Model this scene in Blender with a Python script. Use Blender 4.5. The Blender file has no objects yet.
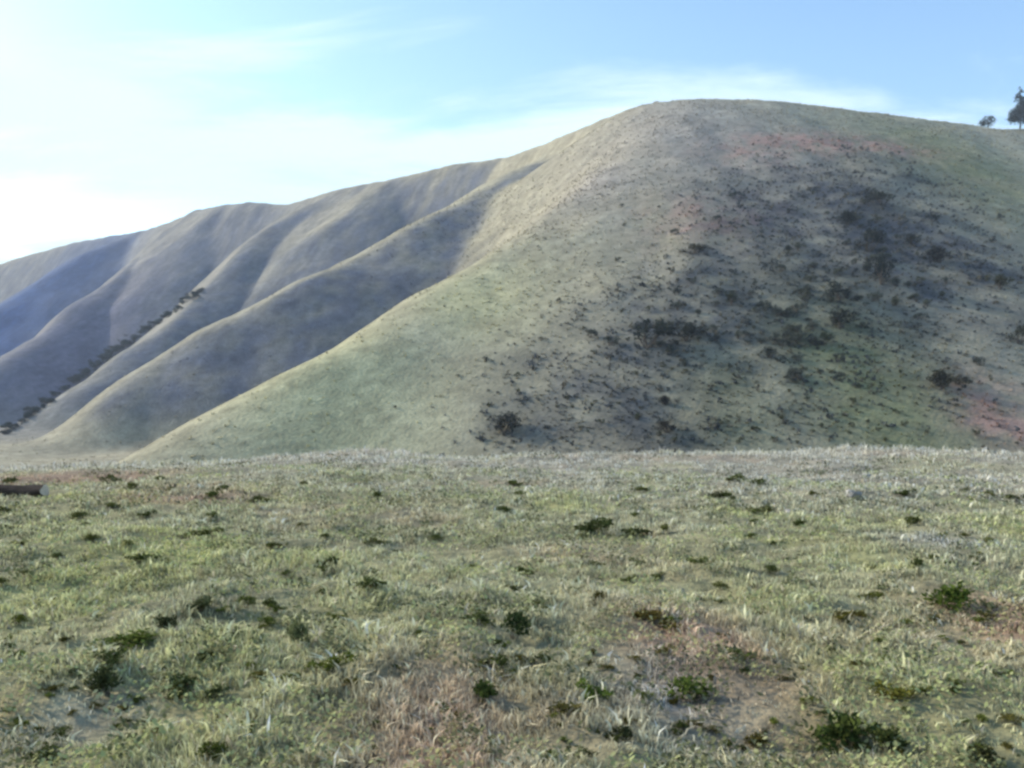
import bpy, math, random
import numpy as np
from mathutils import Vector, Matrix

random.seed(7)
rng = np.random.default_rng(11)
scene = bpy.context.scene
col = scene.collection
F = 995.6                      # focal length in pixels (35 mm on a 36 mm sensor, 1024 px wide)
SUN_AZ, SUN_EL = math.radians(-66), math.radians(26)   # azimuth from +Y, negative to the left

# ------------------------------------------------------------------ numpy noise
_perm = np.random.default_rng(3).permutation(512)
_perm = np.concatenate([_perm, _perm, _perm])
_ang = np.random.default_rng(4).uniform(0, 2*np.pi, 512)
_gx, _gy = np.cos(_ang), np.sin(_ang)
def perlin(x, y, seed=0):
    x = np.asarray(x, float); y = np.asarray(y, float)
    xi = np.floor(x).astype(int); yi = np.floor(y).astype(int)
    xf = x-xi; yf = y-yi
    u = xf*xf*xf*(xf*(xf*6-15)+10); v = yf*yf*yf*(yf*(yf*6-15)+10)
    def g(ix, iy, dx, dy):
        h = _perm[(_perm[(ix+seed*17) & 511] + iy) & 511]
        return _gx[h]*dx + _gy[h]*dy
    a = g(xi, yi, xf, yf); b = g(xi+1, yi, xf-1, yf)
    c = g(xi, yi+1, xf, yf-1); d = g(xi+1, yi+1, xf-1, yf-1)
    return 1.5*((a+(b-a)*u) + ((c+(d-c)*u)-(a+(b-a)*u))*v)
def fbm(x, y, seed=0, oct=4, gain=.5):
    s = 0; a = 1; t = 0
    for i in range(oct):
        s = s + a*perlin(x, y, seed+i*5); t += a; a *= gain; x = x*2.03+3.1; y = y*2.03+1.7
    return s/t*1.4
def sstep(a, b, x):
    t = np.clip((x-a)/(b-a), 0, 1); return t*t*(3-2*t)

# ------------------------------------------------------------------ terrain height
def P(px, py, d, cz=1.65):
    return ((px-512)/F*d, d, cz + d*(384-py)/F)
def smooth_line(poly, m=4):
    """Catmull-Rom through the points"""
    p = np.array([poly[0]]+list(poly)+[poly[-1]], float); out = []
    for i in range(1, len(p)-2):
        for u in np.arange(m)/m:
            a, b, c, d = p[i-1:i+3]
            out.append(.5*((2*b)+(-a+c)*u+(2*a-5*b+4*c-d)*u*u+(-a+3*b-3*c+d)*u**3))
    out.append(p[-2])
    return [tuple(q) for q in out]
def spur(X, Y, poly, s, r):
    """surface of constant steepness s leaning on the crest line poly, rounded by r along the crest"""
    out = np.full(X.shape, -1e3); w = []
    for (a, b) in zip(poly[:-1], poly[1:]):
        dx, dy = b[0]-a[0], b[1]-a[1]; ln = math.hypot(dx, dy)
        g = (b[2]-a[2])/ln; gc = max(-.93*s, min(.93*s, g)); w.append(s*s-gc*gc)
        u0 = ((X-a[0])*dx + (Y-a[1])*dy)/ln
        h2 = (X-a[0])**2+(Y-a[1])**2-u0*u0
        u = np.clip(u0 + gc*np.sqrt(h2+r*r)/math.sqrt(s*s-gc*gc), 0, ln)
        out = np.maximum(out, a[2]+g*u - s*np.sqrt((u-u0)**2+h2+r*r))
    return out + r*math.sqrt(sum(w)/len(w))
def side(X, Y, poly):
    """signed distance to a line in plan, positive on its left-hand (west) side"""
    best = np.full(X.shape, 1e9); sg = np.zeros(X.shape)
    for (a, b) in zip(poly[:-1], poly[1:]):
        dx, dy = b[0]-a[0], b[1]-a[1]
        t = np.clip(((X-a[0])*dx + (Y-a[1])*dy)/(dx*dx+dy*dy), 0, 1)
        d = np.hypot(X-a[0]-t*dx, Y-a[1]-t*dy)
        c = -(dx*(Y-a[1]) - dy*(X-a[0]))
        m = d < best
        best = np.where(m, d, best); sg = np.where(m, np.sign(c), sg)
    return best*sg
# skyline ridge: (px, py, distance) of the crest, back to front
RIDGE_PX = [(-260,318,1000),(-120,288,860),(0,264,735),(60,247,680),(110,236,635),(150,231,600),(180,218,562),(200,210,545),(225,207,525),(250,202,505),
            (290,204,480),(340,191,455),(400,177,435),(450,165,420),(510,157,400),(560,138,378),(610,117,352),
            (650,105,336),(690,101,330),(740,103,331),(800,109,334),(860,115,337),(920,122,340),(980,130,342),(1040,133,345),(1140,140,350),(1300,160,360)]
RIDGE_DZ = [0]*len(RIDGE_PX)
RIDGE = [(P(*p)[0], P(*p)[1], P(*p)[2]+dz) for p, dz in zip(RIDGE_PX, RIDGE_DZ)]
SPUR_A = [P(655,112,325),P(622,165,272),P(585,203,246),P(512,242,224),P(411,299,192),P(305,350,168),P(216,400,150),P(130,448,136),P(40,505,122)]
SPUR_B = [P(556,150,368),P(510,171,350),P(434,212,322),P(356,253,298),P(309,276,286),P(247,307,270),P(208,331,262),P(138,380,244),P(50,437,226),P(-40,480,205)]
SPUR_C = [P(390,180,434),P(338,194,450),P(288,216,435),P(245,256,402),P(207,296,372),P(166,329,345),P(92,381,310),P(18,432,285),P(-60,475,260)]
SPUR_D = [P(226,207,522),P(192,217,545),P(155,246,520),P(129,269,490),P(97,292,465),P(67,319,440),P(35,340,418),P(12,354,402),P(-60,400,365),P(-140,440,330)]
SPUR_E = [P(140,231,606),P(95,248,590),P(40,284,560),P(-20,325,530),P(-100,375,480),P(-200,430,430)]
SPUR_R = [P(1060,137,345),P(1075,190,290),P(1090,260,230),P(1110,340,185),P(1140,410,150),P(1180,470,125)]
SPUR_A, SPUR_B, SPUR_C, SPUR_D, SPUR_E, SPUR_R = [smooth_line(q, 3) for q in (SPUR_A, SPUR_B, SPUR_C, SPUR_D, SPUR_E, SPUR_R)]
K = 1.6
def hill_z(X, Y):
    wx = X + 3.0*fbm(X/38, Y/38, 40, 2); wy = Y + 3.0*fbm(X/38, Y/38, 50, 2)
    sa = side(wx, wy, SPUR_A); cut = 4*np.logaddexp(0, sa/4)*(.25+.75*sstep(335, 265, Y))
    zs = [spur(X, Y, RIDGE[:18], 1.6, 9), spur(X, Y, RIDGE[17:], .55, 14)  - .8*cut, spur(wx, wy, SPUR_A, .62, 9) - .4*cut, spur(wx, wy, SPUR_B, .80, 9) - .3*np.maximum(0, side(wx, wy, SPUR_B) - 4),
          spur(wx, wy, SPUR_C, .82, 10) - .3*np.maximum(0, side(wx, wy, SPUR_C) - 4), spur(wx, wy, SPUR_D, .84, 8) - .3*np.maximum(0, side(wx, wy, SPUR_D) - 4), spur(wx, wy, SPUR_E, .80, 10), spur(X, Y, SPUR_R, .58, 22)]
    m = np.max(zs, axis=0)
    z = m + K*np.log(sum(np.exp((q-m)/K) for q in zs)) - .3
    far = sstep(-5, 25, z)
    n = 1.1*fbm(X/34, Y/34, 1, 3) + .38*fbm(X/9, Y/9, 2, 3)
    fr = sstep(330, 250, Y)*sstep(-40, 40, X)
    n = n + fr*(.9*fbm(X/16, Y/24, 6, 3))
    return z + n*far*.8
def plateau_z(X, Y):
    R = np.hypot(X, Y)
    ye = 52 + 5*fbm(X/22, X*0+3.3, 9, 2) + .03*X
    z = -.04*Y*sstep(-30, 2, Y) 
    z = z - .6*(sstep(0, 1, (Y-ye)/9)*0) - .17*3.0*np.logaddexp(0, (Y-ye)/3.0)
    z = z + .22*fbm(X/9, Y/9, 20, 3) - .10 + .007*X*0
    z = z + .10*fbm(X/1.5, Y/1.7, 21, 3)*sstep(80, 40, Y)
    z = z + .065*np.abs(fbm(X/.5, Y/.55, 22, 2))*sstep(60, 25, Y)
    rim = sstep(22, 46, Y)
    z = z + rim*(.55*fbm(X/15, Y*0+1.7, 27, 3) - .7*sstep(-9, -22, X) + .1)
    fl = -13 + 1.2*fbm(X/40, Y/40, 23, 2)
    k = 1.0
    return fl + k*np.logaddexp(0, (z-fl)/k)
def H(X, Y):
    X = np.asarray(X, float); Y = np.asarray(Y, float)
    p = plateau_z(X, Y); h = hill_z(X, Y); k = 1.5
    m = np.maximum(p, h)
    return m + k*np.log(np.exp((p-m)/k)+np.exp((h-m)/k))*sstep(60, 75, Y)
CZ = float(H(np.array([0.]), np.array([0.]))[0]) + 1.65
def hit(px, py, dmin=2.5, dmax=900):
    """the point of the terrain a photo pixel shows"""
    d = np.geomspace(dmin, dmax, 2600)
    x = (px-512)/F*d; z = CZ + (384-py)/F*d
    h = H(x, d)
    i = np.argmax(h >= z)
    if h[i] < z[i]: return None
    return (float(x[i]), float(d[i]), float(h[i]))

# ------------------------------------------------------------------ ground colours (albedo)
def blob(X, Y, px, py, rpx, stretch=1.0):
    h = hit(px, py)
    r = rpx/F*h[1]
    return np.exp(-(((X-h[0])/r)**2 + ((Y-h[1])/(r*stretch))**2))
def hollow(X, Y, n2, n3):
    """how much of the slope is covered by dark scrub"""
    dk = 0
    for (px, py, r, s, a) in [(870,230,90,2.5,1.),(830,310,100,2.,1.),(760,320,110,2.,.9),(670,340,80,2.,.85),(770,230,90,2,.8),(950,250,80,2,.8),(660,400,120,2,.75),(540,420,90,2,.6),(900,180,80,1.5,.6),(1010,300,60,2,.6)]:
        dk = np.maximum(dk, a*blob(X, Y, px, py, r, s))
    return np.clip(dk*(1+.9*n2+.5*n3), 0, 1)
def hill_color(X, Y, Z):
    n1 = fbm(X/45, Y/45, 60, 4)[..., None]; n2 = fbm(X/7, Y/7, 61, 4)[..., None]; n3 = fbm(X/1.7, Y/3.2, 62, 3)[..., None]
    c = np.array([.32, .29, .205]) + n1*np.array([.02, .02, .01]) + n2*np.array([.022, .02, .018])
    def mixin(w, colr, amt=1.0):
        nonlocal c
        w = np.clip(w, 0, 1)[..., None]*amt
        c = c*(1-w)+np.array(colr)*w
    mixin(np.maximum(blob(X, Y, 690, 130, 110, 2), blob(X, Y, 600, 180, 60, 2)), (.285, .26, .235), .75)
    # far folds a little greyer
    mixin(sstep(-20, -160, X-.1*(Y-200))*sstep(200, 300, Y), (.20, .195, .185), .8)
    # blue-grey shade painted into the slopes turned from the sun
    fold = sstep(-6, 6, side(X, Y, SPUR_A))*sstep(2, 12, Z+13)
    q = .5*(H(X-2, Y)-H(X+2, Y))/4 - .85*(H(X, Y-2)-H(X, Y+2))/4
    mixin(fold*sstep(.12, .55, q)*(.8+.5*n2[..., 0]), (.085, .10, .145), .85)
    mixin(np.maximum(blob(X, Y, 8, 312, 75, 3), .8*blob(X, Y, 70, 275, 60, 3)), (.03, .075, .205), .92)  # blue haze and shade of the far-left valley, painted into the colour
    mixin(blob(X, Y, 70, 350, 50, 3), (.13, .125, .185), .8)  # violet shade on the flank in front of it, also put into the colour
    mixin(np.maximum(blob(X, Y, 380, 350, 60, 2), blob(X, Y, 330, 375, 40, 2))*(Y > 205), (.12, .13, .17), .6)  # shade in the fold behind the near spur, painted as blue-grey
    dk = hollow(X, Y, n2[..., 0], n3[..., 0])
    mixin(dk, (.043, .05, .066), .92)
    gr = 0
    for (px, py, r, s, a) in [(950,155,75,2.2,1.),(880,400,90,2.5,1.),(740,410,70,2,.5),(990,200,50,2,.6)]:
        gr = np.maximum(gr, a*blob(X, Y, px, py, r, s))
    mixin(gr*(1+.5*n2[..., 0]), (.165, .18, .08), .75)
    rd = 0
    for (px, py, r, s, a) in [(800,142,60,.6,1.),(870,145,60,.6,1.),(1010,420,50,1.5,.8),(700,215,60,1,.35),(760,150,60,.8,.5)]:
        rd = np.maximum(rd, a*blob(X, Y, px, py, r, s))
    mixin(rd*(.9+1.1*n2[..., 0]+1.5*n3[..., 0]), (.34, .205, .165), .85)
    ol = np.maximum(blob(X, Y, 330, 400, 120, 2), blob(X, Y, 470, 300, 70, 1.5))
    mixin(ol, (.43, .41, .225), .8)
    c = c*(1+.30*n3)
    return np.clip(c, .02, .6)
def ground_color(X, Y):
    """albedo of the plateau and of what grows on it"""
    X = np.asarray(X, float); Y = np.asarray(Y, float)
    n0 = fbm(X/6, Y/9, 70, 3); n1 = fbm(X/1.6, Y/2.2, 71, 4); n2 = fbm(X/.35, Y/.5, 72, 3)
    c = np.zeros(X.shape+(3,)) + np.array([.54, .53, .33])
    def mixin(w, colr, amt=1.0):
        nonlocal c
        w = np.clip(w, 0, 1)[..., None]*amt
        c = c*(1-w)+np.array(colr)*w
    pale = sstep(13, 36, Y + 5*n0 + np.clip(X, -10, 12)*.6)
    mixin(pale, (.66, .63, .53), .95)
    gl = np.maximum.reduce([sstep(.0, .5, n0 + .45*n1), .8*blob(X,Y,150,700,160,3), .7*blob(X,Y,60,600,120,3), .6*blob(X,Y,330,620,110,3),
                            .7*blob(X,Y,850,680,110,3), .5*blob(X,Y,750,590,90,3), .6*blob(X,Y,20,530,60,3)])
    mixin(gl*(1-.6*pale)*(1+.7*n1), (.48, .49, .21), .7)
    br = np.maximum.reduce([1.2*blob(X,Y,700,650,85,3), 1.*blob(X,Y,440,735,110,2.5), 1.*blob(X,Y,1010,620,60,3), .6*blob(X,Y,180,490,70,1.6), 1.1*blob(X,Y,190,500,70,1),
                            .7*blob(X,Y,560,720,60,2), 1.3*blob(X,Y,70,482,90,1.4), .28*sstep(.2, .6, -n0+.5*n1)])
    mixin(br*(1+.8*n1), (.56, .40, .30), .92)
    gy = np.maximum.reduce([.9*blob(X,Y,660,690,60,2.5), .8*blob(X,Y,930,540,60,2), .5*blob(X,Y,90,730,60,2)])
    mixin(gy*(1+.6*n1), (.58, .56, .54), .8)
    c = c*(1+.30*n1+.34*n2)[..., None]
    return np.clip(c, .02, .85)

# ------------------------------------------------------------------ materials
def new_mat(name):
    m = bpy.data.materials.new(name); m.use_nodes = True
    nt = m.node_tree; b = nt.nodes['Principled BSDF']
    b.inputs['Roughness'].default_value = .95
    b.inputs['Specular IOR Level'].default_value = .12
    return m, nt, b
def attr_mat(name, scales=(3., 18.), amt=.35, bump=.3, bump_scale=8., dist=.1):
    m, nt, b = new_mat(name)
    N, L = nt.nodes, nt.links
    a = N.new('ShaderNodeAttribute'); a.attribute_name = 'tint'
    tc = N.new('ShaderNodeTexCoord')
    cur = a.outputs['Color']
    for s in scales:
        nz = N.new('ShaderNodeTexNoise'); nz.inputs['Scale'].default_value = s; nz.inputs['Detail'].default_value = 5; nz.inputs['Roughness'].default_value = .65
        L.new(tc.outputs['Object'], nz.inputs['Vector'])
        mr = N.new('ShaderNodeMapRange'); mr.inputs[1].default_value = .3; mr.inputs[2].default_value = .7
        mr.inputs[3].default_value = 1-amt; mr.inputs[4].default_value = 1+amt
        L.new(nz.outputs['Fac'], mr.inputs[0])
        mx = N.new('ShaderNodeMix'); mx.data_type = 'RGBA'; mx.blend_type = 'MULTIPLY'; mx.inputs[0].default_value = 1
        L.new(cur, mx.inputs[6]); L.new(mr.outputs[0], mx.inputs[7]); cur = mx.outputs[2]
    L.new(cur, b.inputs['Base Color'])
    nb = N.new('ShaderNodeTexNoise'); nb.inputs['Scale'].default_value = bump_scale; nb.inputs['Detail'].default_value = 8
    L.new(tc.outputs['Object'], nb.inputs['Vector'])
    bp = N.new('ShaderNodeBump'); bp.inputs['Strength'].default_value = bump; bp.inputs['Distance'].default_value = dist
    L.new(nb.outputs['Fac'], bp.inputs['Height']); L.new(bp.outputs[0], b.inputs['Normal'])
    return m
M_hill = attr_mat('hillside_grass', (.09, .5, 2.2), .2, .45, 1.6, .5)
M_ground = attr_mat('plateau_soil', (2.2, 14.), .25, .7, 12., .06)
def blade_mat():
    m, nt, b = new_mat('grass_blades'); N, L = nt.nodes, nt.links
    a = N.new('ShaderNodeAttribute'); a.attribute_name = 'tint'
    nz = N.new('ShaderNodeTexNoise'); nz.inputs['Scale'].default_value = 25
    tc = N.new('ShaderNodeTexCoord'); L.new(tc.outputs['Object'], nz.inputs['Vector'])
    mr = N.new('ShaderNodeMapRange'); mr.inputs[3].default_value = .75; mr.inputs[4].default_value = 1.25; L.new(nz.outputs['Fac'], mr.inputs[0])
    mx = N.new('ShaderNodeMix'); mx.data_type = 'RGBA'; mx.blend_type = 'MULTIPLY'; mx.inputs[0].default_value = 1
    L.new(a.outputs['Color'], mx.inputs[6]); L.new(mr.outputs[0], mx.inputs[7])
    d = N.new('ShaderNodeBsdfDiffuse'); t = N.new('ShaderNodeBsdfTranslucent'); ms = N.new('ShaderNodeMixShader'); ms.inputs[0].default_value = .3
    L.new(mx.outputs[2], d.inputs[0]); L.new(mx.outputs[2], t.inputs[0]); L.new(d.outputs[0], ms.inputs[1]); L.new(t.outputs[0], ms.inputs[2])
    L.new(ms.outputs[0], N['Material Output'].inputs[0]); N.remove(b)
    return m
M_blade = blade_mat()
def leaf_mat(name, lo, hi, scale=6.):
    """leaves: colour runs between two greens by noise, times the object's own colour"""
    m, nt, b = new_mat(name); N, L = nt.nodes, nt.links
    tc = N.new('ShaderNodeTexCoord'); oi = N.new('ShaderNodeObjectInfo')
    nz = N.new('ShaderNodeTexNoise'); nz.inputs['Scale'].default_value = scale; nz.inputs['Detail'].default_value = 4
    L.new(tc.outputs['Object'], nz.inputs['Vector'])
    cr = N.new('ShaderNodeValToRGB'); cr.color_ramp.elements[0].position = .35; cr.color_ramp.elements[1].position = .68
    cr.color_ramp.elements[0].color = (*lo, 1); cr.color_ramp.elements[1].color = (*hi, 1)
    L.new(nz.outputs['Fac'], cr.inputs[0])
    mx = N.new('ShaderNodeMix'); mx.data_type = 'RGBA'; mx.blend_type = 'MULTIPLY'; mx.inputs[0].default_value = 1
    L.new(cr.outputs[0], mx.inputs[6]); L.new(oi.outputs['Color'], mx.inputs[7])
    d = N.new('ShaderNodeBsdfDiffuse'); t = N.new('ShaderNodeBsdfTranslucent'); ms = N.new('ShaderNodeMixShader'); ms.inputs[0].default_value = .22
    L.new(mx.outputs[2], d.inputs[0]); L.new(mx.outputs[2], t.inputs[0]); L.new(d.outputs[0], ms.inputs[1]); L.new(t.outputs[0], ms.inputs[2])
    L.new(ms.outputs[0], N['Material Output'].inputs[0]); N.remove(b)
    return m
M_scrub = leaf_mat('scrub_leaves', (.035, .042, .03), (.135, .14, .10), 5.)
M_weed = leaf_mat('weed_leaves', (.055, .065, .026), (.20, .22, .085), 9.)
def bark_mat(name, c1, c2, scale):
    m, nt, b = new_mat(name); N, L = nt.nodes, nt.links
    tc = N.new('ShaderNodeTexCoord'); mp = N.new('ShaderNodeMapping'); mp.inputs['Scale'].default_value = (.25, 1, 1)
    L.new(tc.outputs['Object'], mp.inputs[0])
    nz = N.new('ShaderNodeTexNoise'); nz.inputs['Scale'].default_value = scale; nz.inputs['Detail'].default_value = 6; L.new(mp.outputs[0], nz.inputs['Vector'])
    cr = N.new('ShaderNodeValToRGB'); cr.color_ramp.elements[0].position = .3; cr.color_ramp.elements[1].position = .7
    cr.color_ramp.elements[0].color = (*c1, 1); cr.color_ramp.elements[1].color = (*c2, 1); L.new(nz.outputs['Fac'], cr.inputs[0]); L.new(cr.outputs[0], b.inputs['Base Color'])
    bp = N.new('ShaderNodeBump'); bp.inputs['Strength'].default_value = .8; bp.inputs['Distance'].default_value = .02
    L.new(nz.outputs['Fac'], bp.inputs['Height']); L.new(bp.outputs[0], b.inputs['Normal'])
    return m
M_bark = bark_mat('grey_bark', (.05, .042, .035), (.12, .1, .08), 9)
M_logbark = bark_mat('dark_log_bark', (.018, .015, .014), (.05, .04, .036), 14)
M_cut = bark_mat('pale_cut_wood', (.42, .36, .28), (.6, .53, .43), 20)
M_stone = bark_mat('pale_stone', (.2, .19, .18), (.4, .39, .36), 9)

# ------------------------------------------------------------------ mesh helpers
def mesh_np(name, verts, faces_flat, loop_tot, mat, tint=None, smooth=False):
    me = bpy.data.meshes.new(name)
    nv = len(verts); nf = len(loop_tot)
    me.vertices.add(nv); me.vertices.foreach_set('co', np.ascontiguousarray(verts, np.float32).ravel())
    me.loops.add(len(faces_flat)); me.loops.foreach_set('vertex_index', np.ascontiguousarray(faces_flat, np.int32))
    me.polygons.add(nf)
    st = np.zeros(nf, np.int32); st[1:] = np.cumsum(loop_tot)[:-1]
    me.polygons.foreach_set('loop_start', st)
    if smooth: me.polygons.foreach_set('use_smooth', np.ones(nf, bool))
    me.update(calc_edges=True)
    if tint is not None:
        at = me.attributes.new('tint', 'FLOAT_COLOR', 'POINT')
        at.data.foreach_set('color', np.concatenate([tint, np.ones((nv, 1))], 1).astype(np.float32).ravel())
    me.materials.append(mat)
    return me
def link(name, me, parent=None, **props):
    o = bpy.data.objects.new(name, me); col.objects.link(o)
    if parent: o.parent = parent
    for k, v in props.items(): o[k] = v
    return o
def grid_mesh(name, xs, ys, mat, colour):
    X, Y = np.meshgrid(xs, ys); Z = H(X, Y)
    v = np.stack([X, Y, Z], -1).reshape(-1, 3)
    nx, ny = len(xs), len(ys)
    i = (np.arange(ny-1)[:, None]*nx + np.arange(nx-1)[None, :]).ravel()
    f = np.stack([i, i+1, i+nx+1, i+nx], 1).ravel()
    return mesh_np(name, v, f, np.full((nx-1)*(ny-1), 4), mat, np.clip(colour(X, Y, Z).reshape(-1, 3), 0, 1), True)

# ------------------------------------------------------------------ the setting
SEAM = 74.0
t = np.linspace(-1, 1, 420); xs = np.sinh(t*5.6)/np.sinh(5.6)*320
t = np.linspace(0, 1, 420); ysn = 2.0 + (SEAM-2.0)*(np.exp(3.0*t)-1)/(np.exp(3.0)-1)
ysb = 2.0 - (np.exp(np.linspace(.06, 5.0, 45))-1)[::-1]
ground = link('ground', grid_mesh('ground', xs, np.concatenate([ysb, ysn]), M_ground, lambda X, Y, Z: ground_color(X, Y)*np.array([.44, .42, .38])), kind='structure')
hx = np.concatenate([np.arange(-1100, -420, 12), np.arange(-420, 260, 1.6), np.arange(260, 1000, 12)])
hy = np.concatenate([np.arange(SEAM, 360, 1.5), np.arange(360, 760, 3), np.arange(760, 1500, 15)])
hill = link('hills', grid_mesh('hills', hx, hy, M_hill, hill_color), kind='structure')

# ------------------------------------------------------------------ grass (stuff)
def blades(name, n, r0, r1, power, hgt, wid, half=40, lean=.6, keep=None, dark=1.0, colfun=None):
    u = rng.random(n); e = 2-power
    r = (r0**e + u*(r1**e-r0**e))**(1/e)
    th = np.radians(rng.uniform(-half, half, n))
    x = r*np.sin(th)+rng.uniform(-1.8, 1.8, n); y = r*np.cos(th)
    # gather blades into tufts
    cl = np.floor(rng.random(n)*n/7).astype(int)
    tx = x[cl]; ty = y[cl]; sp = .02+.0022*np.hypot(tx, ty)
    x = tx + rng.normal(0, 1, n)*sp; y = ty + rng.normal(0, 1, n)*sp
    tint = colfun(x, y)
    dens = fbm(x/.55, y/.8, 80, 3) + .5*fbm(x/2.2, y/3, 81, 2)
    ok = (dens > -.12) | (rng.random(n) < .22)
    x, y, dens, tint, cl = x[ok], y[ok], dens[ok], tint[ok], cl[ok]
    n = len(x); r = np.hypot(x, y)
    z = H(x, y)-.01
    jit = rng.random(cl.max()+1)[cl]
    h = hgt(r)*(.5+.9*rng.random(n))*(.75+.6*np.clip(dens, -.5, .9))*(.6+.8*jit)
    w = wid(r)*(.6+.8*rng.random(n))
    a = rng.uniform(0, 2*np.pi, n); la = rng.uniform(0, 2*np.pi, n)
    lx = np.cos(la); ly = np.sin(la); lean_ = lean*(.3+rng.random(n))
    wx = np.cos(a)*w*.5; wy = np.sin(a)*w*.5
    V = np.zeros((n, 5, 3))
    V[:, 0] = np.stack([x-wx, y-wy, z], 1); V[:, 1] = np.stack([x+wx, y+wy, z], 1)
    mx = x+lx*h*lean_*.3; my = y+ly*h*lean_*.3; mz = z+h*.6
    V[:, 2] = np.stack([mx+wx*.8, my+wy*.8, mz], 1); V[:, 3] = np.stack([mx-wx*.8, my-wy*.8, mz], 1)
    V[:, 4] = np.stack([x+lx*h*lean_, y+ly*h*lean_, z+h*(1-.25*lean_)], 1)
    b = np.arange(n)[:, None]*5
    f = np.concatenate([b+0, b+1, b+2, b+3, b+3, b+2, b+4], 1).ravel()
    lt = np.tile([4, 3], n)
    jt = np.clip(1+.28*rng.normal(0, 1, n), .4, 1.9)*(.72+.56*jit)
    tint = tint*jt[:, None]*dark
    dry = (rng.random(n) < .16)[:, None]
    tint = np.where(dry, np.array([.55, .50, .36])*(.6+.6*rng.random(n))[:, None], tint)
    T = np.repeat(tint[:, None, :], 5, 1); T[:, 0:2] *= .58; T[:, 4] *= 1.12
    me = mesh_np(name, V.reshape(-1, 3), f, lt, M_blade, np.clip(T.reshape(-1, 3), 0, .8))
    return link(name, me, kind='stuff')
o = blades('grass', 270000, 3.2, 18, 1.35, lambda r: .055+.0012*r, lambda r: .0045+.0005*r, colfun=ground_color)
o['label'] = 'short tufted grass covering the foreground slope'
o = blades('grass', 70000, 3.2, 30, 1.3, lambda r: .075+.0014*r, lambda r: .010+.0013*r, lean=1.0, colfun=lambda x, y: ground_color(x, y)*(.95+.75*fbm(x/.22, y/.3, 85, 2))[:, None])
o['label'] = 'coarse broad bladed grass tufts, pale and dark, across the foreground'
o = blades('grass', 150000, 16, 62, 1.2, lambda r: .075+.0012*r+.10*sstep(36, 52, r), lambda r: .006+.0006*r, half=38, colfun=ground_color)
o['label'] = 'pale dry grass on the far part of the plateau up to its edge'
# flat leafy ground cover
def leaves(name, n, r0, r1, lab='low leafy green weeds spreading between the grass tufts', sc=.5, thr=.12, base=(.30, .35, .12), mixg=.4, sd=90, hi=.06):
    u = rng.random(n); r = r0*(r1/r0)**u
    th = np.radians(rng.uniform(-40, 40, n)); x = r*np.sin(th); y = r*np.cos(th)
    sc = sc*(1+r/16); g = fbm(x/sc, y/sc/1.5, sd, 3)+.6*fbm(x/3, y/4, sd+1, 2)
    ok = g > thr
    x, y, r = x[ok], y[ok], r[ok]; n = len(x)
    z = H(x, y)+rng.uniform(.012, hi, n)*(1+r/25)
    s = (.007+.0008*r)*(.5+.9*rng.random(n))
    a = rng.uniform(0, 2*np.pi, n); tl = rng.uniform(-.9, .9, (n, 2))
    V = np.zeros((n, 6, 3))
    for k, (q, rr) in enumerate([(0, 1.2), (1.0, .75), (2.1, .75), (math.pi, .9), (4.2, .75), (5.3, .75)]):
        dx = np.cos(a+q)*s*rr; dy = np.sin(a+q)*s*rr
        V[:, k] = np.stack([x+dx, y+dy, z+dx*tl[:, 0]+dy*tl[:, 1]], 1)
    f = (np.arange(n)[:, None]*6+np.arange(6)[None]).ravel()
    c = np.array(base)*(.5+.9*rng.random(n))[:, None]
    c = c*(1-mixg)+ground_color(x, y)*mixg
    return link(name, mesh_np(name, V.reshape(-1, 3), f, np.full(n, 6), M_blade, np.clip(np.repeat(c, 6, 0), 0, .7)), kind='stuff', label=lab)
leaves('ground_cover', 90000, 3.2, 34)
leaves('ground_cover', 120000, 3.2, 40, 'dark green low herbs in small mottled patches between the grass', .3, .30, (.10, .115, .05), .12, 96, .10)
# tussocks on the hill face
def hill_tufts(n):
    x = rng.uniform(-130, 240, n); y = 92+(rng.random(n)**1.35)*245
    ok = (np.abs(x) < .62*y)
    x, y = x[ok], y[ok]; z = H(x, y)
    dn = fbm(x/14, y/18, 95, 3); ok = (dn+.4*rng.normal(0, 1, len(x)) > -.15) & (rng.random(len(x)) < .12+.88*sstep(-.12, .10, x/y+.0006*(y-150)))
    x, y, z = x[ok], y[ok], z[ok]; n = len(x)
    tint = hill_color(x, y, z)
    k = 6
    V = np.zeros((n, k, 3, 3)); h = (.14+.26*rng.random(n))
    for i in range(k):
        a = rng.uniform(0, 2*np.pi, n); rr = h*(.7+.8*rng.random(n)); w = h*.4
        bx = x+np.cos(a)*h*.15; by = y+np.sin(a)*h*.15
        V[:, i, 0] = np.stack([bx-np.sin(a)*w, by+np.cos(a)*w, z-.06], 1)
        V[:, i, 1] = np.stack([bx+np.sin(a)*w, by-np.cos(a)*w, z-.06], 1)
        V[:, i, 2] = np.stack([x+np.cos(a)*rr, y+np.sin(a)*rr, z+h*(.6+.4*rng.random(n))], 1)
    c = tint*1.2*np.clip(1+.25*rng.normal(0, 1, n), .4, 1.7)[:, None]
    return link('dry_grass', mesh_np('dry_grass', V.reshape(-1, 3), np.arange(n*k*3), np.full(n*k, 3), M_blade, np.clip(np.repeat(c, k*3, 0), 0, .7)), kind='stuff', label='dry grass tussocks covering the hill face')
hill_tufts(95000)

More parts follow.
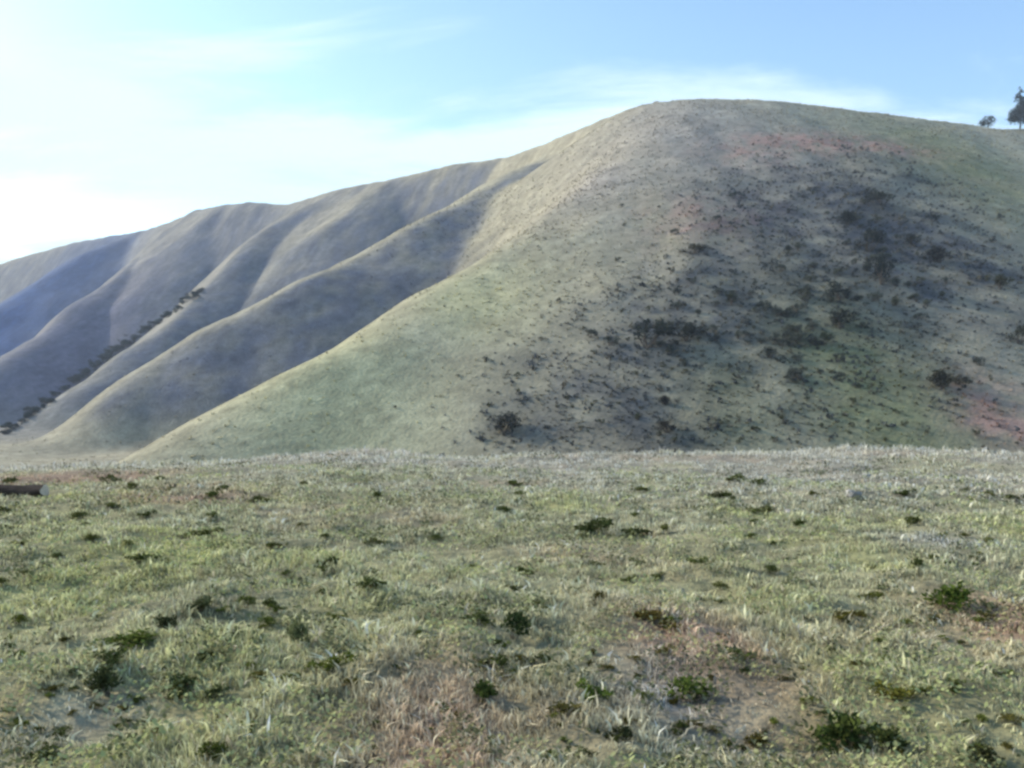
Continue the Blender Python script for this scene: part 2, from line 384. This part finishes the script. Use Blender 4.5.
def scrub_mass(n):
    x = rng.uniform(-40, 200, n); y = rng.uniform(95, 330, n)
    n2 = fbm(x/7, y/7, 61, 4); n3 = fbm(x/1.7, y/3.2, 62, 3)
    ok = rng.random(n)*.8+.12 < hollow(x, y, n2, n3)
    x, y = x[ok], y[ok]; z = H(x, y); n = len(x); k = 16
    w = rng.uniform(.35, 1.1, n)*(.8+.5*np.clip(fbm(x/5, y/5, 66, 2), -.5, 1)); h = w*rng.uniform(.5, 1.0, n)
    d = rng.normal(0, 1, (n, k, 3)); d[..., 2] = np.abs(d[..., 2]); d /= np.linalg.norm(d, axis=2)[..., None]
    p = d*(.5+.5*rng.random((n, k, 1)))*np.stack([w, w, h], 1)[:, None]*.5*np.array([1, 1, 2])+np.stack([x, y, z], 1)[:, None]
    a = d+.7*rng.normal(0, 1, (n, k, 3)); a /= np.linalg.norm(a, axis=2)[..., None]
    b = np.cross(a, rng.normal(0, 1, (n, k, 3))); b /= np.linalg.norm(b, axis=2)[..., None]
    s = (w*.30)[:, None, None]*(.6+.8*rng.random((n, k, 1)))
    V = np.stack([p-a*s*.6, p+b*s*.5, p+a*s*.7, p-b*s*.5], 2)
    base = np.array([[.075, .085, .085], [.10, .11, .12], [.05, .058, .062], [.13, .12, .09]])[rng.integers(0, 4, n)]
    c = base[:, None]*(.6+.8*rng.random((n, k, 1)))*np.clip(.55+.6*d[..., 2:], .5, 1.2)  # lit tops painted in: leaf colour lightens with upward direction
    return link('scrub', mesh_np('scrub', V.reshape(-1, 3), np.arange(n*k*4), np.full(n*k, 4), M_blade, np.repeat(c.reshape(-1, 3), 4, 0)), kind='stuff', label='dense low grey green scrub filling the dark hollow of the hill')
scrub_mass(34000)

# ------------------------------------------------------------------ plants
def leaf_cloud(rg, centres, radii, n, size, flat=1.0, stem_dir=None):
    """many small pointed leaves through the volume of several lumps"""
    centres = np.array(centres); radii = np.array(radii)
    w = radii**2; w = w/w.sum()
    k = rg.choice(len(centres), n, p=w)
    d = rg.normal(0, 1, (n, 3)); d /= np.linalg.norm(d, axis=1)[:, None]
    r = rg.random(n)**.45
    p = centres[k]+d*(radii[k]*r)[:, None]*np.array([1, 1, flat])
    p = p + rg.normal(0, .12, (n, 3))*radii[k][:, None]
    p[:, 2] = np.maximum(p[:, 2], size*.3)
    a = rg.normal(0, 1, (n, 3)); a[:, 2] = np.abs(a[:, 2])*.8; a += d*.8; a /= np.linalg.norm(a, axis=1)[:, None]
    b = np.cross(a, rg.normal(0, 1, (n, 3))); b /= np.linalg.norm(b, axis=1)[:, None]
    s = size*(.6+.8*rg.random(n))[:, None]
    V = np.stack([p-a*s*.5, p+b*s*.3, p+a*s*.6, p-b*s*.3], 1).reshape(-1, 3)
    return V, np.arange(n*4), np.full(n, 4)
def stems_mesh(rg, targets, r0, seg=5, base=(0, 0, 0), spread=.1):
    """thin tapered limbs from the base to each target"""
    V = []; Fc = []; lt = []
    for tg in targets:
        tg = np.array(tg, float); b = np.array(base)+np.append(rg.normal(0, spread, 2), -.05)
        mid = b*.5+tg*.5+rg.normal(0, .08*np.linalg.norm(tg), 3)
        pts = [b*(1-u)**2+2*mid*u*(1-u)+tg*u*u for u in np.linspace(0, 1, 5)]
        o0 = len(V)
        for i, p in enumerate(pts):
            rr = r0*(1-.8*i/4)
            dr = pts[min(i+1, 4)]-pts[max(i-1, 0)]; dr /= np.linalg.norm(dr)+1e-9
            u1 = np.cross(dr, [.3, .9, .1]); u1 /= np.linalg.norm(u1)+1e-9; u2 = np.cross(dr, u1)
            for q in range(seg):
                an = 2*math.pi*q/seg
                V.append(p+rr*(math.cos(an)*u1+math.sin(an)*u2))
        for i in range(4):
            for q in range(seg):
                Fc += [o0+i*seg+q, o0+i*seg+(q+1) % seg, o0+(i+1)*seg+(q+1) % seg, o0+(i+1)*seg+q]; lt.append(4)
        for q in range(seg-2):
            Fc += [o0+4*seg, o0+4*seg+q+1, o0+4*seg+q+2]; lt.append(3)
    return np.array(V), np.array(Fc), np.array(lt)
def shrub_proto(seed, leaves_n, leaf, lumps, flat, mat, stem_r):
    """a unit shrub: about 1 wide and 0.75 high; returns foliage and stems meshes"""
    rg = np.random.default_rng(seed)
    cs = []; rs = []
    for i in range(lumps):
        an = rg.uniform(0, 2*math.pi); q = rg.uniform(0, .46)**1.0
        cs.append((math.cos(an)*q, math.sin(an)*q, rg.uniform(.18, .48)*flat)); rs.append(rg.uniform(.08, .22))
    V, f, l = leaf_cloud(rg, cs, rs, leaves_n, leaf, flat)
    fm = mesh_np('foliage', V, f, l, mat)
    V, f, l = stems_mesh(rg, [np.array(c)+rg.normal(0, .04, 3) for c in cs], stem_r, 4, spread=.05)
    return fm, mesh_np('stems', V, f, l, M_bark, smooth=True)
SCRUB = [shrub_proto(100+i, 900, .055, 9, 1.0, M_scrub, .016) for i in range(5)]
WEED = [shrub_proto(200+i, 420, .085, 8, .8, M_weed, .010) for i in range(5)]
def plant(kind, name, label, cat, group, loc, w, h, tint, rz, protos, thin=True):
    """an Empty at the foot of the plant with foliage and stems; w, h in metres"""
    fm, sm = protos
    r = bpy.data.objects.new(name, None); col.objects.link(r)
    r.empty_display_size = .2
    r.location = (loc[0], loc[1], loc[2]-.02*h); r.rotation_euler = (0, 0, rz); r.scale = (w, w, h/.72)
    r['label'] = label; r['category'] = cat
    if group: r['group'] = group
    o = link('foliage', fm, r); o.color = (*tint, 1)
    link('stems', sm, r)
    return r
# dark shrubs on the hill: px, py of the foot, width and height in px, tint, label
HILL = [
 (648,347,52,30,(.55,.6,.7),'large dark shrub, left and bigger of the dark pair mid hill face'),
 (688,341,44,20,(.6,.65,.75),'low dark shrub touching the right side of the big dark one mid hill face'),
 (504,434,46,22,(.6,.6,.75),'lone dark shrub at the foot of the hill just above the plateau edge'),
 (940,388,42,20,(.6,.55,.5),'dark rounded shrub on the bare lower right slope below the green scrub'),
 (966,386,22,11,(.7,.65,.6),'small dark shrub beside the rounded one on the lower right slope'),
 (1019,344,26,20,(.6,.6,.55),'dark shrub cut by the right edge of the photo halfway down the slope'),
 (1001,289,34,16,(.8,.75,.6),'olive brown shrub near the right edge, above the one cut by the edge'),
 (840,328,38,20,(.5,.55,.62),'dark shrub at the lower end of the dark hollow'),
 (846,225,30,17,(.45,.5,.6),'dark shrub at the upper left corner of the dark hollow'),
 (882,205,42,17,(.6,.6,.65),'wide shrub at the very top of the dark hollow'),
 (868,252,34,26,(.45,.5,.62),'tall dark shrub in the middle of the dark hollow'),
 (882,284,36,30,(.45,.5,.62),'very dark shrub below the tall one in the dark hollow'),
 (912,246,24,14,(.45,.48,.55),'small dark shrub on the right side of the dark hollow'),
 (936,262,36,18,(.5,.48,.62),'wide purplish shrub at the right end of the dark hollow'),
 (840,300,32,20,(.65,.7,.85),'greyish shrub between the hollow and its lowest dark shrub'),
 (692,254,32,11,(.9,.8,.75),'low brownish shrub high on the dry shoulder of the hill'),
 (732,305,20,16,(.7,.75,.7),'single dark shrub on the dry slope left of the hollow'),
 (770,358,18,12,(.5,.55,.65),'small dark shrub in the grey scrub below the middle of the face'),
 (664,405,22,11,(.65,.6,.7),'small dark shrub on the lower slope under the dark pair'),
 (668,432,26,13,(.65,.55,.6),'small reddish dark shrub close above the plateau edge'),
 (822,345,26,14,(.6,.7,.6),'green grey shrub just below the lowest dark shrub of the hollow'),
]
for i, (px, py, w, h, tint, lab) in enumerate(HILL):
    p = hit(px, py, 80); s = p[1]/F
    plant('s', 'shrub', lab, 'shrub', 'dark shrubs on the hill face', p, w*s, h*s*1.15, [c*.9 for c in tint], i*1.3, SCRUB[i % 5])
# trees of the dark gully between the far folds
GULLY = [(202,292),(186,304),(172,315),(160,323),(148,331),(137,338),(126,346),(113,355),(101,364),(88,373),(75,383),(62,394),(48,403),(34,413),(18,425),(4,434)]
GUL3D = [hit(px, py+2, 80) for px, py in GULLY]
# scattered grey scrub
def scatter(n, fields, seed):
    rg = random.Random(seed); out = []
    while len(out) < n:
        f = rg.choice(fields)
        px = rg.gauss(f[0], f[2]); py = rg.gauss(f[1], f[3])
        if not (380 < px < 1040 and 150 < py < 447): continue
        p = hit(px, py, 80)
        if p is None or p[1] < 90 or p[1] > 335: continue
        out.append((p, px, py))
    return out
def scatter_kind(n, fields, seed, label, group, wr, tints):
    rg = random.Random(seed+1)
    for i, (p, px, py) in enumerate(scatter(n, fields, seed)):
        w = rg.uniform(*wr); t0 = rg.choice(tints); k = rg.uniform(.8, 1.25)
        plant('s', 'scrub_bush', label, 'bush', group, p, w, w*rg.uniform(.5, .85), [c*k for c in t0], rg.uniform(0, 6.28), SCRUB[rg.randrange(5)])
scatter_kind(120, [(870,240,45,35),(820,290,60,40),(760,290,60,45),(760,340,70,25),(900,280,50,40)], 21,
    'small grey scrub bush in the dense scrub of the dark hollow', 'scrub bushes in the dark hollow', (1.0, 3.2), [(.9,.95,1.1),(.75,.8,.95),(1.2,1.2,1.25)])
scatter_kind(70, [(700,400,90,25),(880,400,80,30),(560,410,70,25),(830,430,100,10)], 22,
    'small olive scrub bush on the lower slope of the hill', 'scrub bushes on the lower slope', (.5, 1.3), [(1.2,1.15,.95),(1.0,1.05,.8)])
scatter_kind(50, [(640,260,70,40),(560,340,70,40),(980,220,40,50)], 23,
    'small brownish scrub bush on the dry open slope of the hill', 'scrub bushes on the open slope', (.6, 1.5), [(1.3,1.2,1.0),(1.1,1.05,.95)])
# low bushes lining the gully
for i in range(95):
    rg = random.Random(400+i); q = min(15, 15*i/94+rg.uniform(-.35, .35)); q = max(0, q)
    gx = float(np.interp(q, np.arange(16), [g[0] for g in GULLY])); gy = float(np.interp(q, np.arange(16), [g[1] for g in GULLY]))
    p = hit(gx, gy+rg.uniform(-3, 2), 80); s = p[1]/F; k = rg.choice([.4, .5, .6, .8])
    plant('s', 'gully_bush', 'dark bush in the row lining the narrow gully between the far folds', 'bush', 'bushes lining the far gully', p, 21*k*s, rg.uniform(7, 10)*k*s, (.38,.48,.55), rg.uniform(0, 6), SCRUB[rg.randrange(5)])

# trees on the skyline
def tree(name, label, px, py_base, wpx, hpx, seed, tint, dist, conifer=True):
    rg = np.random.default_rng(seed)
    X = (px-512)/F*dist; z = float(H(np.array([X]), np.array([float(dist)]))[0]); s = dist/F
    h = hpx*s; w = wpx*s
    r = bpy.data.objects.new(name, None); col.objects.link(r); r.location = (X, dist, z-.15)
    r['label'] = label; r['category'] = 'tree'; r['group'] = 'trees on the right skyline'
    cs = []; rs = []
    n = 14
    for i in range(n):
        u = (i+.5)/n
        if conifer: rad = w*.5*(1-u)**.8+.15; zz = h*(.18+.80*u)
        else: rad = w*.5*math.sin(math.pi*min(1, .2+.75*u)); zz = h*(.25+.65*u)
        for k in range(4):
            an = rg.uniform(0, 6.28)
            cs.append((math.cos(an)*rad*.55, math.sin(an)*rad*.55, zz+rg.uniform(-.3, .3))); rs.append(rad*.45*rg.uniform(.7, 1.2))
    V, f, l = leaf_cloud(rg, cs if conifer else cs[::3], rs if conifer else [q*.8 for q in rs[::3]], 6000 if conifer else 900, .42, .7)
    o = link('crown', mesh_np('crown', V, f, l, M_scrub), r); o.color = (*tint, 1)
    tg = [(0, 0, h*.95)]
    V1, f1, l1 = stems_mesh(rg, tg, .05*h**.5*1.6, 8, spread=.02)
    tr = link('trunk', mesh_np('trunk', V1, f1, l1, M_bark, smooth=True), r)
    tgs = [np.array(c)*np.array([1, 1, 1]) for c in cs[::3]]
    V2 = []; F2 = []; L2 = []
    for tgp in tgs:
        v, ff, ll = stems_mesh(rg, [np.array(tgp)-np.array([0, 0, tgp[2]*.85])], .035, 4, spread=.01)
        v = v+np.array([0, 0, tgp[2]*.85]); F2.append(ff+sum(len(a) for a in V2)); V2.append(v); L2.append(ll)
    link('limbs', mesh_np('limbs', np.concatenate(V2), np.concatenate(F2), np.concatenate(L2), M_bark, smooth=True), tr)
    return r
tree('pine_tree', 'tall dark conifer at the right edge of the photo on the skyline', 1020, 138, 27, 44, 1, (.5,.58,.75), 338)
tree('small_tree', 'small round dark tree standing on the skyline left of the tall conifer', 988, 137, 22, 15, 2, (.55,.6,.75), 338, False)
tree('small_tree', 'second dark tree cut by the right edge of the photo beside the conifer', 1031, 137, 24, 26, 3, (.55,.6,.75), 340, False)

# foreground clumps: px, py of the foot, width and height in px, tint, label
D = (.55,.6,.55); G = (1.0,1.1,.8); B = (1.1,.85,.7); Y = (1.5,1.5,.9)
FORE = [
 (838,752,86,44,(.5,.58,.42),'large dark green weed clump at the bottom right of the foreground'),
 (888,750,44,26,(.45,.48,.38),'dark clump trailing off the right side of the large bottom right clump'),
 (945,608,58,30,(.65,.8,.45),'green bushy clump alone on the pale grass near the right edge'),
 (598,533,36,20,D,'dark clump, left one of the pair in the middle of the pale grass'),
 (646,536,42,13,D,'low dark clump, right one of the pair in the middle of the pale grass'),
 (722,501,24,12,(.6,.55,.75),'small dark tuft on the far pale grass near the plateau edge right of centre'),
 (906,497,22,10,D,'small dark tuft close to the pale stone on the far right grass'),
 (512,640,34,34,(.4,.5,.5),'dark upright clump in the middle of the foreground, uppermost of a column of three'),
 (478,625,30,16,(.7,.75,.65),'greyish low clump left of the dark upright clump in the middle of the foreground'),
 (488,668,38,20,(.7,.75,.6),'greyish clump in the middle of the column of three'),
 (484,700,42,26,(.45,.55,.42),'dark clump at the bottom of the column of three'),
 (458,728,28,16,(.8,.55,.45),'small reddish brown clump on the bare patch below the column of three'),
 (112,696,44,36,(.42,.45,.5),'tallest dark clump in the left foreground'),
 (112,664,40,18,(.6,.65,.6),'dark clump right behind the tallest one in the left foreground'),
 (178,698,48,26,(.6,.65,.6),'dark clump to the right of the tallest one in the left foreground'),
 (214,698,28,15,(.6,.65,.65),'small clump at the right end of the dark row in the left foreground'),
 (166,632,26,22,(.38,.4,.48),'black looking upright tuft left of centre in the left foreground'),
 (128,643,70,15,(.8,.9,.55),'long low olive clump left of the black looking tuft'),
 (202,612,22,20,(.8,.8,.95),'greyish tuft right of and behind the black looking tuft'),
 (212,660,28,16,D,'small dark clump below the greyish tuft in the left foreground'),
 (300,650,24,40,(1.1,1.1,1.3),'tall grey dry clump between the left clumps and the middle'),
 (334,672,44,22,(.9,.95,.5),'olive clump right of the tall grey dry clump'),
 (208,762,36,22,(.7,.75,.45),'dark olive clump at the bottom edge left of centre'),
 (44,766,34,24,(.6,.65,.5),'dark clump at the bottom edge in the left corner'),
 (612,740,34,20,(.38,.38,.42),'dark clump at the lower centre beside the grey dry patch'),
 (566,718,50,20,(.8,.65,.55),'brown dark clump at the lower centre left of the grey dry patch'),
 (590,702,36,24,(.9,1.1,.6),'green clump above the brown one at the lower centre'),
 (700,700,60,28,(.75,.9,.55),'wide green clump in the reddish patch right of the grey dry patch'),
 (735,660,40,16,(.75,.85,.55),'low green clump at the top of the reddish patch'),
 (660,626,62,16,(.9,.65,.5),'wide reddish brown clump on the upper edge of the reddish patch'),
 (842,622,36,12,(.8,.65,.4),'brownish tuft right of the reddish patch'),
 (896,700,56,18,(1.0,.85,.45),'yellow brown clump on the right above the large dark green one'),
 (975,762,44,20,(.45,.42,.4),'dark brown clump at the bottom edge in the right corner'),
 (550,767,38,16,(.6,.65,.4),'dark olive clump at the bottom edge in the centre'),
 (760,742,40,16,(.8,.6,.45),'brown clump left of the large bottom right clump'),
 (145,562,34,11,(.6,.65,.5),'small flat dark tuft on the left in front of the reddish bare strip'),
 (206,538,38,11,(.55,.58,.45),'flat dark tuft just below the reddish bare strip on the left'),
 (245,608,24,14,(.8,.85,.6),'small green grey tuft right of the greyish left tuft'),
 (368,592,22,18,(.8,.85,.75),'lone upright tuft in the middle left of the grass'),
 (535,664,26,14,D,'small dark tuft right of the column of three'),
]
for i, (px, py, w, h, tint, lab) in enumerate(FORE):
    p = hit(px, py); s = p[1]/F
    plant('w', 'weed_clump', lab, 'weed clump', 'weed clumps on the foreground grass', p, w*s*1.15, h*s*1.2, [c*1.12 for c in tint], i*1.7, WEED[i % 5])
# small weeds all over the plateau
rg = random.Random(77)
for zone, n, fx, fy, lab, grp, tn in [
    ('near', 150, (-20, 1044), (600, 765), 'small low weed among many in the near grass', 'small weeds in the near grass', [(.9,1.0,.6),(.7,.75,.6),(1.2,1.2,.7),(1.0,.8,.6)]),
    ('far', 100, (-20, 1044), (480, 600), 'tiny weed tuft among many on the far pale grass', 'tiny weed tufts on the far grass', [(.9,.95,.75),(.7,.75,.65),(1.0,.95,.8)])]:
    for i in range(n):
        p = hit(rg.uniform(*fx), rg.uniform(*fy)); s = p[1]/F
        w = rg.uniform(12, 26)*s; t0 = rg.choice(tn); k = rg.uniform(.7, 1.2)
        plant('w', 'small_weed', lab, 'weed', grp, p, w, w*rg.uniform(.35, .7), [c*k for c in t0], rg.uniform(0, 6), WEED[rg.randrange(5)])

# ------------------------------------------------------------------ fallen log at the left rim, pale stones
a = hit(-46, 500); bx = (45-512)/F*(a[1]-1.0); b = (bx, a[1]-1.0, float(H(np.array([bx]), np.array([a[1]-1.0]))[0])+.05)
L0 = math.dist(a[:2], b[:2]); ra = 5.6*b[1]/F
root = bpy.data.objects.new('fallen_log', None); col.objects.link(root)
root.location = ((a[0]+b[0])/2, (a[1]+b[1])/2, (a[2]+b[2])/2+.05)
root.rotation_euler = (0, -math.atan2(b[2]-a[2], L0), math.atan2(b[1]-a[1], b[0]-a[0]))
root['label'] = 'dark fallen log with a pale cut end on the plateau rim at far left'; root['category'] = 'log'
V = []; seg = 14; nr = 16
rg2 = np.random.default_rng(5)
for i in range(nr+1):
    u = i/nr; x = (u-.5)*L0
    for q in range(seg):
        an = 2*math.pi*q/seg
        rr = ra*(1.05-.2*(1-u))*(1+.10*math.sin(3*an+4*u)+.05*rg2.normal())
        V.append((x, rr*math.cos(an), ra*.7+rr*math.sin(an)+.05*math.sin(5*u)))
Fc = []; lt = []
for i in range(nr):
    for q in range(seg):
        Fc += [i*seg+q, i*seg+(q+1) % seg, (i+1)*seg+(q+1) % seg, (i+1)*seg+q]; lt.append(4)
Fc += list(range(seg))[::-1]; lt.append(seg)
link('bark', mesh_np('bark', np.array(V), np.array(Fc), np.array(lt), M_logbark, smooth=True), root)
cv = [(L0/2+.004, .96*v[1], ra*.7+.96*(v[2]-ra*.7)) for v in V[-seg:]]
link('cut_end', mesh_np('cut_end', np.array(cv+[(L0/2+.01, 0, ra*.7)]), np.array(sum([[q, (q+1) % seg, seg] for q in range(seg)], [])), np.full(seg, 3), M_cut), root)
def stone(px, py, w, lab, seed):
    p = hit(px, py); s = p[1]/F*w*.5
    bm_v = []; rg3 = np.random.default_rng(seed)
    nlat, nlon = 7, 12
    off = rg3.uniform(0, 50)
    for i in range(nlat+1):
        ph = math.pi*i/nlat
        for j in range(nlon):
            th = 2*math.pi*j/nlon
            d = np.array([math.sin(ph)*math.cos(th), math.sin(ph)*math.sin(th), math.cos(ph)])
            k = 1+.75*float(perlin(d[0]*1.3+off, d[1]*1.3+d[2]*1.7))+.3*float(perlin(d[0]*3+off, d[2]*3+d[1]*2))
            bm_v.append(d*k*np.array([1.15, .85, .55])*s)
    Fc = []; lt = []
    for i in range(nlat):
        for j in range(nlon):
            Fc += [i*nlon+j, (i+1)*nlon+j, (i+1)*nlon+(j+1) % nlon, i*nlon+(j+1) % nlon]; lt.append(4)
    o = link('stone', mesh_np('stone', np.array(bm_v), np.array(Fc), np.array(lt), M_stone), None, label=lab, category='stone')
    o['group'] = 'pale stones in the grass'
    o.location = (p[0], p[1], p[2]+s*.25); o.rotation_euler = (0, 0, seed)
stone(853, 497, 16, 'pale stone lying on the far right grass near the plateau edge', 1)
stone(866, 478, 10, 'small pale stone on the far right grass, closest to the plateau edge', 2)
stone(790, 514, 9, 'small pale stone left of and nearer than the larger one on the far right grass', 3)

# ------------------------------------------------------------------ haze in the valley and over the hills
def haze():
    m = bpy.data.materials.new('valley_haze'); m.use_nodes = True; nt = m.node_tree; nt.nodes.clear()
    out = nt.nodes.new('ShaderNodeOutputMaterial')
    sc = nt.nodes.new('ShaderNodeVolumeScatter'); sc.inputs['Color'].default_value = (.70, .82, 1, 1); sc.inputs['Density'].default_value = HAZE; sc.inputs['Anisotropy'].default_value = 0
    nt.links.new(sc.outputs[0], out.inputs['Volume'])
    V = [(x, y, z) for z in (-40, 140) for (x, y) in ((-1100, 76), (900, 76), (900, 1300), (-1100, 1300))]
    Fc = [0,3,2,1, 4,5,6,7, 0,1,5,4, 1,2,6,5, 2,3,7,6, 3,0,4,7]
    return link('haze', mesh_np('haze', np.array(V, float), np.array(Fc), np.full(6, 4), m), kind='stuff', label='thin bluish haze hanging over the valley and the hills')
HAZE = .0004
if HAZE: haze()

# ------------------------------------------------------------------ sky, sun, camera
w = bpy.data.worlds.new('World'); scene.world = w; w.use_nodes = True
nt = w.node_tree; N, L = nt.nodes, nt.links
bg = N['Background']
sky = N.new('ShaderNodeTexSky'); sky.sky_type = 'NISHITA'; sky.sun_disc = False
sky.sun_elevation = SUN_EL; sky.sun_rotation = SUN_AZ; sky.air_density = 1.0; sky.dust_density = 1.2; sky.ozone_density = 1.0
tc = N.new('ShaderNodeTexCoord')
sep = N.new('ShaderNodeSeparateXYZ'); L.new(tc.outputs['Generated'], sep.inputs[0])
ad = N.new('ShaderNodeMath'); ad.operation = 'ADD'; ad.inputs[1].default_value = .18; L.new(sep.outputs[2], ad.inputs[0])
dx = N.new('ShaderNodeMath'); dx.operation = 'DIVIDE'; L.new(sep.outputs[0], dx.inputs[0]); L.new(ad.outputs[0], dx.inputs[1])
dy = N.new('ShaderNodeMath'); dy.operation = 'DIVIDE'; L.new(sep.outputs[1], dy.inputs[0]); L.new(ad.outputs[0], dy.inputs[1])
cmb = N.new('ShaderNodeCombineXYZ'); L.new(dx.outputs[0], cmb.inputs[0]); L.new(dy.outputs[0], cmb.inputs[1])
mp = N.new('ShaderNodeMapping'); mp.inputs['Scale'].default_value = (.55, 1.3, 1); mp.inputs['Rotation'].default_value = (0, 0, .5); mp.inputs['Location'].default_value = (3.1, 1.2, 0)
L.new(cmb.outputs[0], mp.inputs[0])
cn = N.new('ShaderNodeTexNoise'); cn.inputs['Scale'].default_value = 1.9; cn.inputs['Detail'].default_value = 6; cn.inputs['Roughness'].default_value = .55; cn.inputs['Distortion'].default_value = .4
L.new(mp.outputs[0], cn.inputs['Vector'])
# thin cloud is thicker towards the left (-X) and near the horizon
mx1 = N.new('ShaderNodeMapRange'); mx1.inputs[1].default_value = .5; mx1.inputs[2].default_value = -.55; mx1.inputs[3].default_value = -.20; mx1.inputs[4].default_value = -.13
L.new(sep.outputs[0], mx1.inputs[0])
hz = N.new('ShaderNodeMapRange'); hz.inputs[1].default_value = .34; hz.inputs[2].default_value = .235; hz.inputs[3].default_value = -.06; hz.inputs[4].default_value = .42
L.new(sep.outputs[2], hz.inputs[0])
s1 = N.new('ShaderNodeMath'); s1.operation = 'ADD'; ca = N.new('ShaderNodeMapRange'); ca.clamp = False; ca.inputs[1].default_value = .3; ca.inputs[2].default_value = .7; ca.inputs[3].default_value = -.05; ca.inputs[4].default_value = 1.05; L.new(cn.outputs['Fac'], ca.inputs[0]); L.new(ca.outputs[0], s1.inputs[0]); L.new(mx1.outputs[0], s1.inputs[1])
s2 = N.new('ShaderNodeMath'); s2.operation = 'ADD'; L.new(s1.outputs[0], s2.inputs[0]); L.new(hz.outputs[0], s2.inputs[1])
cf = N.new('ShaderNodeMapRange'); cf.interpolation_type = 'SMOOTHSTEP'; cf.inputs[1].default_value = .36; cf.inputs[2].default_value = .95; L.new(s2.outputs[0], cf.inputs[0])
mix = N.new('ShaderNodeMix'); mix.data_type = 'RGBA'; L.new(cf.outputs[0], mix.inputs[0]); tn = N.new('ShaderNodeMix'); tn.data_type = 'RGBA'; tn.blend_type = 'MULTIPLY'; tn.inputs[0].default_value = 1; tn.inputs[7].default_value = (1.45, 1.72, 1.9, 1); L.new(sky.outputs[0], tn.inputs[6]); L.new(tn.outputs[2], mix.inputs[6]); mix.inputs[7].default_value = (6.1, 7.7, 8.4, 1)
L.new(mix.outputs[2], bg.inputs[0]); bg.inputs[1].default_value = .15

sl = bpy.data.lights.new('sun', 'SUN'); sl.energy = 5.0; sl.angle = math.radians(.6); sl.color = (1.0, .91, .76)
so = bpy.data.objects.new('sun', sl); col.objects.link(so)
sv = Vector((math.sin(SUN_AZ)*math.cos(SUN_EL), math.cos(SUN_AZ)*math.cos(SUN_EL), math.sin(SUN_EL)))
so.rotation_euler = sv.to_track_quat('Z', 'Y').to_euler(); so.location = (-60, 10, 60)

cam = bpy.data.cameras.new('camera'); cam.lens = 35; cam.sensor_width = 36; cam.clip_start = .05; cam.clip_end = 5000
co = bpy.data.objects.new('camera', cam); col.objects.link(co); co.location = (0, 0, CZ); co.rotation_euler = (math.pi/2, 0, 0)
scene.camera = co
scene.view_settings.view_transform = 'Standard'; scene.view_settings.look = 'None'; scene.view_settings.exposure = 0
scene.cycles.filter_width = 2.8
scene.cycles.use_denoising = True
scene.cycles.max_bounces = 4; scene.cycles.diffuse_bounces = 2; scene.cycles.transmission_bounces = 2
